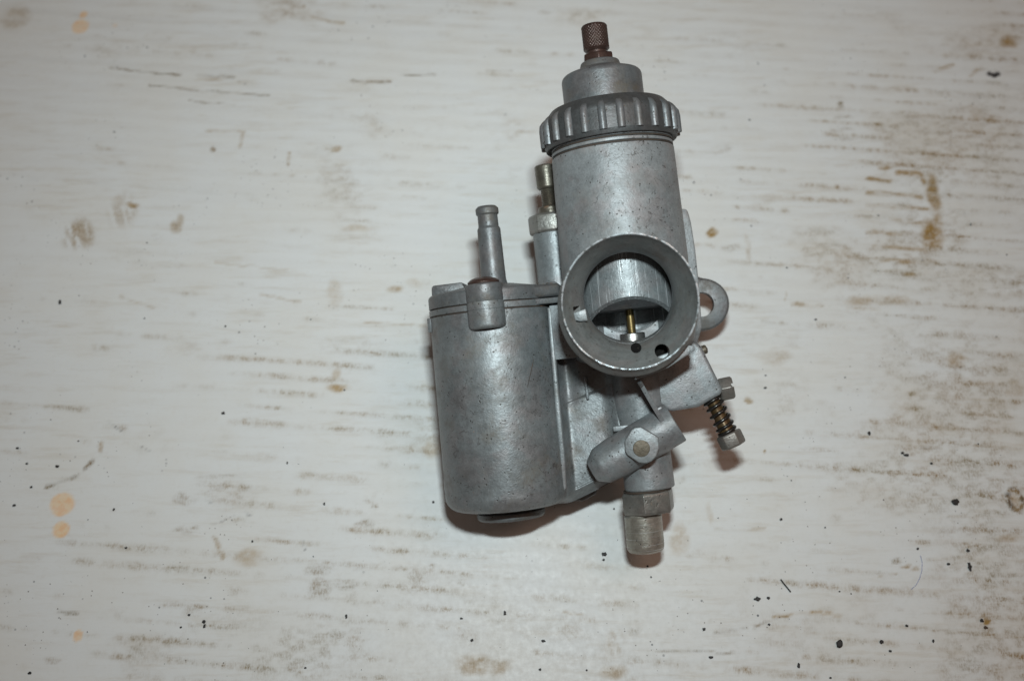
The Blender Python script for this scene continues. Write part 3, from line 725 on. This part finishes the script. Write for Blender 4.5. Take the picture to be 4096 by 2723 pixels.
# screw boss at the front, split between chamber and lid
BO = (-48.0, 0, 19.6)
lathe('screw_boss', rp([(0, -5.2), (6.5, -5.2, 1.3), (6.55, 1.2), (6.4, 1.3), (6.4, 1.42), (6.55, 1.5), (6.5, 4.1, .2), (0, 4.1)]), M['zinc_bowl'], BO, (0.008, 1, 0), 64, bowl)
lathe('lid_screw_boss', rp([(0, 4.05), (6.2, 4.05), (6.4, 4.45), (6.35, 10.2, .8), (0, 10.3)]), M['zinc_dark'], BO, (0.008, 1, 0), 64, lid)
scr = lathe('lid_screw', rp([(0, 10.0), (5.3, 10.1, .3), (5.5, 10.9, .25), (4.4, 11.8, 2), (2.4, 12.5, 3), (0, 12.6)]), M['rusty'], (-48.1, 0, 19.3), (0.02, 1, 0.03), 48, label='domed brown slotted screw')
cut(scr, boxgeo((-48.1, 12.8, 19.3), (14, 2.0, 1.2), Matrix.Rotation(math.radians(35), 3, 'Y')))
lathe('fuel_pipe', rp([(0, 8.5), (5.2, 9.6, 1.5), (4.45, 13, 2), (4.15, 31.2, .5), (3.65, 32.1, .2), (3.6, 36.2, .3), (4.1, 36.6, .4), (4.15, 38.6, .9), (3.2, 39.5, .5), (1.9, 39.5), (1.7, 36), (0, 36)]), M['zinc_dark'],
      (-46.95, 0, -2), (0.012, 1, 0), 64)
for h, rr in ((0.95, 21.6),):
    lathe('seam_line', [(20.5, h + .12), (rr, h + .12), (rr, h + .48), (20.5, h + .48)], M['seam'], tuple(FO), FAX, 96, bowl, close=True)
for h in (51.95, 53.95):
    lathe('thread_groove', [(20.0, h), (21.1, h), (21.1, h + .5), (20.0, h + .5)], M['seam'], (h * SLOPE, 0, 0), (SLOPE, 1, 0), 96, barrel, close=True)
def bowl_scratch():
    V, Fc = [], []
    P = []
    for u, v in ((-34.5, -15.8), (-34.2, -17.4), (-34.9, -19.6), (-35.6, -21.8), (-36.3, -23.9), (-36.8, -25.4), (-37.0, -26.6)):
        cu = -48.95 + 0.0125 * v
        rr = 21.75 - v * 0.0098
        P.append(Vector((u, v, math.sqrt(rr * rr - (u - cu) ** 2))))
    for i, p in enumerate(P):
        wd = 0.16 * math.sin(PI * (i + .6) / (len(P) + .2))
        for k in range(6):
            t = 2 * PI * k / 6
            V.append((p.x + wd * math.cos(t), p.y, p.z + 0.05 + 0.06 * math.sin(t)))
    for i in range(len(P) - 1):
        for k in range(6):
            Fc.append((i * 6 + k, i * 6 + (k + 1) % 6, (i + 1) * 6 + (k + 1) % 6, (i + 1) * 6 + k))
    Fc.append(tuple(range(5, -1, -1)))
    Fc.append(tuple((len(P) - 1) * 6 + k for k in range(6)))
    return V, Fc
V, Fc = bowl_scratch()
obj('scratch', V, Fc, M['seam'], bowl, 60)
# side strip of the seam and the double rib on the chamber's flank
box('seam_tab', (-69.75, -1.1, 5.6), (1.7, 5.0, 3.0), M['zinc'], .35, bowl, Matrix.Rotation(math.radians(-18), 3, 'Y'))
prism('flank_rib', [(-28.1, 0.4), (-26.6, 0.2), (-26.9, -17.4), (-27.3, -34.2), (-27.5, -50), (-28.2, -62.6), (-29.8, -63.4), (-29.5, -50), (-29.2, -34), (-28.7, -17.4)], -4, 9.2, M['zinc'], 0.6, bowl, seg=3)

# ------------------------------------------------------------------ casting between chamber and jet column
box('bridge_block', (-23.2, -8.6, 2.3), (8.4, 18.9, 13.6), M['zinc_bright'], .35)
def web():
    us = np.linspace(-33, -7.0, 104)
    vs = np.linspace(-68.9, -17.6, 170)
    def bot(u):      # lower edge of the web
        q = max(0.0, u + 29.0)
        return -68.6 + 0.40 * q * q / (q + 2.2)
    V, Fc = [], []
    for u in us:
        for v in vs:
            v2 = max(v, bot(u))
            w = 1.2
            w += 5.5 * (1.0 if u < -28.6 else math.exp(-((u + 28.6) / 1.7) ** 2)) * min(1.0, max(0.0, (v2 + 69) / 12)) ** 0.6                # fillet to the chamber
            w += 2.2 * math.exp(-((u + 8.0) / 2.6) ** 2)                 # fillet to the column
            w -= 2.4 * math.exp(-((u + 24.5) / 3.2) ** 2) * (0.5 + .5 * math.tanh((v2 + 33) / 3.0))   # hollow at the top left
            w += 2.6 * (0.5 - .5 * math.tanh((v2 + 47 - 0.5 * (u + 20)) / 7))                            # swells towards the bottom
            e = v2 - bot(u)
            w -= 4.6 * math.exp(-(e / 2.2) ** 2)                         # rounded lower edge
            sg = lambda q: 0.5 + 0.5 * math.tanh(q / 0.22)
            w -= 0.6 * sg(u + 26.0) * sg(e - 4.2) * sg(-32 + 0.3 * (u + 20) - v2)
            V.append((u, v2, w))
    nv = len(vs)
    for i in range(len(us) - 1):
        for j in range(nv - 1):
            Fc.append((i * nv + j, (i + 1) * nv + j, (i + 1) * nv + j + 1, i * nv + j + 1))
    k = len(V)
    V += [(x, y, -6.0) for x, y, z in V]
    for i in range(len(us) - 1):
        for j in range(nv - 1):
            Fc.append((k + i * nv + j + 1, k + (i + 1) * nv + j + 1, k + (i + 1) * nv + j, k + i * nv + j))
    def side(a, b):
        Fc.append((a, b, b + k, a + k))
    for i in range(len(us) - 1):
        side(i * nv, (i + 1) * nv)
        side((i + 1) * nv + nv - 1, i * nv + nv - 1)
    for j in range(nv - 1):
        side(j + 1, j)
        side((len(us) - 1) * nv + j, (len(us) - 1) * nv + j + 1)
    return V, Fc
V, Fc = web()
obj('web', V, Fc, M['zinc_bowl'], angle=50)
box('web_ridge', (-17.9, -29.0, 1.9), (1.0, 8.0, 2.0), M['zinc_bright'], .4, rot=Matrix.Rotation(math.radians(1), 3, 'Z'))

column = lathe('jet_column', rp([(0, -66.3), (8.55, -66.3, .25), (8.75, -65.8, .2), (8.75, -50), (8.95, -30), (9.6, -18), (0, -18)]), M['zinc'], (-0.65, 0, 0), (-0.012, 1, 0), 96)
box('column_step', (-6.6, -43.9, 5.6), (7, 1.8, 5), M['zinc_bright'], .3, column)
lathe('seal_washer', rp([(0, -67.1), (8.3, -67.1), (8.45, -66.9), (8.45, -66.35), (0, -66.35)]), M['seam'], (-0.75, 0, 0), (0, 1, 0), 48, label='brown fibre washer')
hexprism('column_nut', 9.5, -74.6, -67.0, M['plated'], (-0.95, 0, 0), (0, 1, 0), (0, 0, 1), math.radians(-9), cham=.05)
def fine_rings(r, h, t):
    return r
capp = [(0, -73.8), (6.2, -74), (6.2, -75.2)] + [(6.64 - 0.13 * (i % 2), -75.6 - 0.28 * i) for i in range(38)]
capp += [(6.55, -86.4), (6.3, -87.3), (5.7, -88.0), (4.8, -88.3), (0, -88.4)]
lathe('jet_cap', capp, M['turned'], (-1.05, 0, 0), (0.03, 1, 0), 72, angle=50)

# slanted emulsion housing with its hexagonal boss
HA = Vector((0.908, 0.419, 0))
H0 = Vector((18.6 * 1.0, -40.3, 8.6))
def hp(s):
    return Vector((s * .908 + 44.4 * .419, s * .419 - 44.4 * .908, 8.2))
org = hp(-8.0)
hous = lathe('jet_housing', rp([(0, -33.4), (3.8, -33.4, 1.2), (6.6, -29.5, 3), (7.2, -24, 3), (7.3, -8), (7.25, 0, .5), (0, 0)]), M['zinc'], tuple(org), tuple(HA), 72)
pc = hp(-24.0)
hexp = [(-6.6, -47.7), (-3.9, -44.1), (-2.6, -43.5), (-0.6, -43.5), (3.6, -46.5), (4.9, -47.6), (4.7, -51.2), (3.5, -53.7), (1.6, -55.4), (-0.2, -55.9), (-2.6, -55.4), (-6.2, -52.4), (-6.8, -51.2)]
prism('hex_boss', hexp, 9, 17.4, M['zinc'], 0.45, hous, seg=3)
lathe('brass_pin', rp([(0, 16), (2.85, 16), (2.85, 17.55, .2), (0, 17.6)]), M['old_brass'], (-1.25, -50.7, 0), (0, 0, 1), 40, hous)
box('housing_tab', (6.6, -40.6, 8.6), (3.0, 5.2, 5), M['zinc'], .35, hous, Matrix.Rotation(math.radians(22), 3, 'Z'))
# thin cast fins under the bell
fx = frame((3.9, -36.0, 0), (0.40, -0.916, 0), (0.916, 0.40, 0))
prism('cast_fin', [(-8.6, -24), (-8.0, -29), (-6.5, -20.5), (8.2, -14.5), (8.6, -6), (-8, -6)], -0.75, 0.75, M['zinc_bright'], .2, frame=frame((3.9, -36.0, 0), (0.40, -0.916, 0), (0.916, 0.40, 0)) )
prism('bell_fin', [(-1.0, -27.4), (6, -25.8), (10.4, -24.6), (15, -22.2), (19.4, -20.0), (19.2, -18.4), (16.3, -18.0), (10, -20), (2, -22)], 17, 30, M['zinc'], .35)

# ------------------------------------------------------------------ right arm with screws
wpoly = [(21.3, -16.6), (23.3, -19.2), (26.2, -27.4), (28.9, -35.0), (27.6, -36.2), (20.0, -39.6), (10.1, -40.2), (6.4, -37.3), (2, -34), (2, -17)]
prism('side_arm', wpoly, -13, 4.6, M['zinc_bright'], 1.3, seg=4)
lathe('arm_pin', rp([(0, 0), (1.6, 0), (1.6, 2.6, .6), (0, 3.0)]), M['old_brass'], (22.8, -20.6, -3), (1, .25, 0), 20)
sax = Vector((0.985, 0.10, 0.0))
sscr = hexprism('side_screw', 4.5, 0.2, 5.4, M['plated'], (27.6, -34.9, -2.6), tuple(sax), (0, 0.3, 1), math.radians(12), cham=.16)
cut(sscr, boxgeo((33.4, -33.4, -1.0), (3, 1.3, 10), Matrix.Rotation(math.radians(6), 3, 'Z')))
I0, I1 = Vector((24.6, -36.2, -1)), Vector((31.0, -55.2, -1))
iax = (I1 - I0).normalized()
idle = lathe('idle_screw', rp([(0, -2), (2.3, -2)]) + [(2.3 + 0.14 * (i % 2), 0.2 + 0.42 * i) for i in range(22)] + [(2.75, 10), (2.75, 14.6), (0, 14.6)], M['dirty_brass'], tuple(I0), tuple(iax), 36, angle=50)
hexprism('screw_head', 4.55, 14.5, 19.6, M['plated'], tuple(I0), tuple(iax), (0, 0, 1), math.radians(34), cham=.08, parent=idle)
def coil(turns=6.4, h0=0.6, h1=14.0, R=3.05, r=0.62, n=170):
    e1, e2, a = basis(iax, (0, 0, 1))
    V, Fc = [], []
    for i in range(n + 1):
        f = i / n
        t = 2 * PI * turns * f
        # squeezed end coils
        g = f + 0.035 * math.sin(2 * PI * f) * -1
        hh = h0 + (h1 - h0) * min(1, max(0, (g - .04) / .92))
        rad = e1 * math.cos(t) + e2 * math.sin(t)
        c = I0 + a * hh + rad * R
        for q in range(10):
            s = 2 * PI * q / 10
            V.append(tuple(c + rad * (r * math.cos(s)) + a * (r * math.sin(s))))
    for i in range(n):
        for q in range(10):
            q2 = (q + 1) % 10
            Fc.append((i * 10 + q, i * 10 + q2, (i + 1) * 10 + q2, (i + 1) * 10 + q))
    Fc.append(tuple(range(9, -1, -1)))
    Fc.append(tuple(n * 10 + q for q in range(10)))
    return V, Fc
V, Fc = coil()
obj('coil_spring', V, Fc, M['spring'], idle, 60)

# ------------------------------------------------------------------ engine side: outlet body, flange with ears
outlet = prism('outlet_plate', [(24.0, 31.2), (24.9, 30.4), (25.6, 26), (26.0, 16), (25.9, 4), (25.2, -12), (22, -20), (-22, -20), (-25, -10), (-25, 20), (-22, 31)], -22.5, -12, M['zinc'], 0.7)
cut(outlet, lathe_geo([(15.0, -60), (15.0, 40)], tuple(bore(0)), BAX, 64))
def flange_poly():
    P = []
    for k in range(25):
        t = math.radians(-95 + 180 * k / 24)
        P.append((27.4 + 10.2 * math.cos(t), -3.2 + 9.9 * math.sin(t)))
    P += [(18, 14), (8, 21), (-8, 21), (-18, 14)]
    for k in range(25):
        t = math.radians(85 + 180 * k / 24)
        P.append((-27.4 + 10.2 * math.cos(t), -3.2 + 9.9 * math.sin(t)))
    P += [(-14, -18), (14, -18)]
    return P
flange = prism('mounting_flange', flange_poly(), -38.5, -30, M['zinc_flange'], 1.3, seg=3)
cut(flange, lathe_geo([(4.6, -60), (4.6, 0)], (27.3, -3.2, 0), (0, 0, 1), 40), lathe_geo([(4.6, -60), (4.6, 0)], (-27.3, -3.2, 0), (0, 0, 1), 40),
    lathe_geo([(15.0, -80), (15.0, 40)], tuple(bore(0)), BAX, 64))
ob = lathe('outlet_body', [(18.5, -52), (18.5, -12), (14.4, -12), (14.4, -52)], M['zinc_dark'], tuple(bore(0)), BAX, 64, close=True)
# trim the outlet spigot where it rests on the board
wn = ROT.transposed() @ Vector((0, 0, 1))
tp = ROT.transposed() @ (Vector((40.9, 0, 0)) - Vector((40.9, -4.85, 49.62)))
cz = wn
cx = Vector((1, 0, 0)); cx = (cx - cz * cx.dot(cz)).normalized()
cy = cz.cross(cx)
rotb = Matrix((cx, cy, cz)).transposed()
cut(ob, boxgeo(tuple(tp + cz * (0.3 - 40)), (200, 200, 80), rotb))
prism('chamber_foot', [(-30, -60), (-18.6, -58), (-19.0, -67.4), (-24, -69.6), (-30, -69)], -21, -9, M['zinc_dark'], .6)

# dry dirt caught in the corners of the casting
def dust():
    geos = []
    rd = random.Random(21)
    spots = []
    for i in range(34):     # right of the lid screw boss and round the foot of the fuel pipe
        spots.append((-41.6 + rd.uniform(-.4, .8), rd.uniform(3.6, 10.2), rd.uniform(16.2, 18.6)))
    for i in range(46):
        t = rd.uniform(0, 2 * PI)
        q = rd.uniform(4.8, 8.5)
        spots.append((-46.9 + q * math.cos(t), 10.9 - q * 0.02, -2 + q * math.sin(t)))
    for i in range(40):
        spots.append((rd.uniform(-40, -24), rd.uniform(8.3, 8.8), rd.uniform(3, 9)))
    for i in range(60):     # between the ribs of the ring nut
        t = math.radians(-5 + 15 * rd.randint(-5, 5) + rd.choice((-1, 1)) * rd.uniform(2.6, 4.2))
        q = 23.65
        spots.append((.25 + q * math.sin(t), rd.uniform(57.5, 65), q * math.cos(t)))
    for x, y, z in spots:
        V, Fc = flake(rd.uniform(.12, .3), rd.uniform(.1, .22), rd.randint(0, 9999))
        mrot = Matrix.Rotation(rd.uniform(0, 6), 3, 'X') @ Matrix.Rotation(rd.uniform(0, 6), 3, 'Y')
        geos.append(([tuple(Vector((x, y, z)) + mrot @ Vector(v)) for v in V], Fc))
    return join(*geos)
# ------------------------------------------------------------------ loose crumbs, splinter and hair on the board
def flat_mat(name, c, rough=.6):
    N = NT(name)
    co = N.n('ShaderNodeTexCoord').outputs['Object']
    n = N.noise(co, 900, 3)
    N.put(N.b.inputs['Base Color'], N.mix(n, tuple(x * .6 for x in c), tuple(min(1, x * 1.5) for x in c)))
    N.b.inputs['Roughness'].default_value = rough
    return N.m
mc = flat_mat('black_soot', (0.018, 0.016, 0.016))
mbrn = flat_mat('brown_crumb', (0.06, 0.035, 0.02))
def flake(rx, ry, seed):
    r = random.Random(seed)
    n = 11
    V, Fc = [], []
    rad = [r.uniform(.6, 1.12) for _ in range(n)]
    h = min(rx, ry) * 0.55
    for lv, f in ((0, .92), (h * .6, 1.0), (h, .62)):
        for k in range(n):
            t = 2 * PI * k / n
            V.append((rx * rad[k] * f * math.cos(t), ry * rad[k] * f * math.sin(t), lv + r.uniform(0, .15) * h))
    for i in range(2):
        for k in range(n):
            Fc.append((i * n + k, i * n + (k + 1) % n, (i + 1) * n + (k + 1) % n, (i + 1) * n + k))
    Fc.append(tuple(2 * n + k for k in range(n)))
    Fc.append(tuple(range(n - 1, -1, -1)))
    return V, Fc
mdust = flat_mat('dry_brown_dirt', (0.13, 0.09, 0.05), .8)
V, Fc = dust()
dd = obj('dry_dirt', V, Fc, mdust, carb, 20)
dd['kind'] = 'stuff'
FLABEL = {
    0: 'elongated black crumb at lower left, well below the orange spots, with smaller bits under it',
    2: 'black crumb above the two neighbouring orange spots near the left edge',
    3: 'elongated black crumb below the float chamber',
    4: 'small angular black crumb low on the board below the float chamber',
    7: 'jagged black crumb left of the turned cap at the bottom of the carburetor',
    9: 'broad jagged black crumb low right of the carburetor, next to a smaller one',
    10: 'small round black crumb just right of a broader jagged one',
    11: 'chunky black crumb at right, near the ring-shaped crust',
    12: 'largest black crumb, near the bottom edge right of centre',
    13: 'flat black crumb right of the largest crumb near the bottom edge',
    14: 'tall narrow black crumb at the bottom edge, right of the carburetor',
    15: 'ragged long black crumb at the right beside a smaller dark crumb',
    16: 'small dark crumb left of a ragged long one at the right',
    17: 'flat wide dark crumb in the middle of the right side',
    30: 'reddish brown crumb at the lower right near the right edge',
}
small = []
for i, (x, y, rx, ry) in enumerate(FLAKES):
    V, Fc = flake(rx * .74, ry * .74, i)
    if i in FLABEL:
        o = obj('crumb', V, Fc, mbrn if i in (30,) else mc, None, 20)
        o.location = (x * MM, y * MM, 0.00012)
        o['label'] = FLABEL[i]
        o['category'] = 'crumb'
        o['group'] = 'loose dark crumbs on the board'
    else:
        small.append(([(a + x, b + y, c + .12) for a, b, c in V], Fc))
for i in range(230):      # fine grit, thickest towards the bottom and right
    while True:
        x, y = R_.uniform(-215, 215), R_.uniform(-128, 150)
        if R_.random() < 0.25 + 0.5 * (y < -40) + 0.25 * (x > 60):
            break
    s = 0.12 + 0.5 * R_.random() ** 4
    V, Fc = flake(s * R_.uniform(.7, 1.5), s, 100 + i)
    small.append(([(a + x, b + y, c + .1) for a, b, c in V], Fc))
V, Fc = join(*small)
g = obj('grit', V, Fc, mc, None, 20)
g['kind'] = 'stuff'
def thread(name, pts, r, mat, label, cat):
    V, Fc = [], []
    P = [Vector((*p, r + .15)) for p in pts]
    for i, p in enumerate(P):
        d = (P[min(i + 1, len(P) - 1)] - P[max(i - 1, 0)]).normalized()
        e1, e2, a = basis(d, (0, 0, 1))
        for q in range(6):
            s = 2 * PI * q / 6
            V.append(tuple(p + e1 * (r * math.cos(s)) + e2 * (r * math.sin(s))))
    for i in range(len(P) - 1):
        for q in range(6):
            Fc.append((i * 6 + q, i * 6 + (q + 1) % 6, (i + 1) * 6 + (q + 1) % 6, (i + 1) * 6 + q))
    Fc.append(tuple(range(5, -1, -1)))
    Fc.append(tuple((len(P) - 1) * 6 + q for q in range(6)))
    o = obj(name, V, Fc, mat, None, 60)
    o['label'] = label
    o['category'] = cat
    return o
thread('splinter', [(97.6, -93.6), (98.6, -95.2), (99.8, -96.8), (100.8, -98.2)], 0.26, mc, 'thin straight dark splinter on the board at lower right', 'splinter')
hp_ = [(149.6, -84.9), (149.9, -87.5), (149.4, -90.4), (148.2, -93.2), (146.6, -95.6), (144.6, -97.2)]
thread('fibre', hp_, 0.07, flat_mat('blue_fibre', (0.16, 0.17, 0.42)), 'thin curved bluish fibre on the board at lower right', 'fibre')
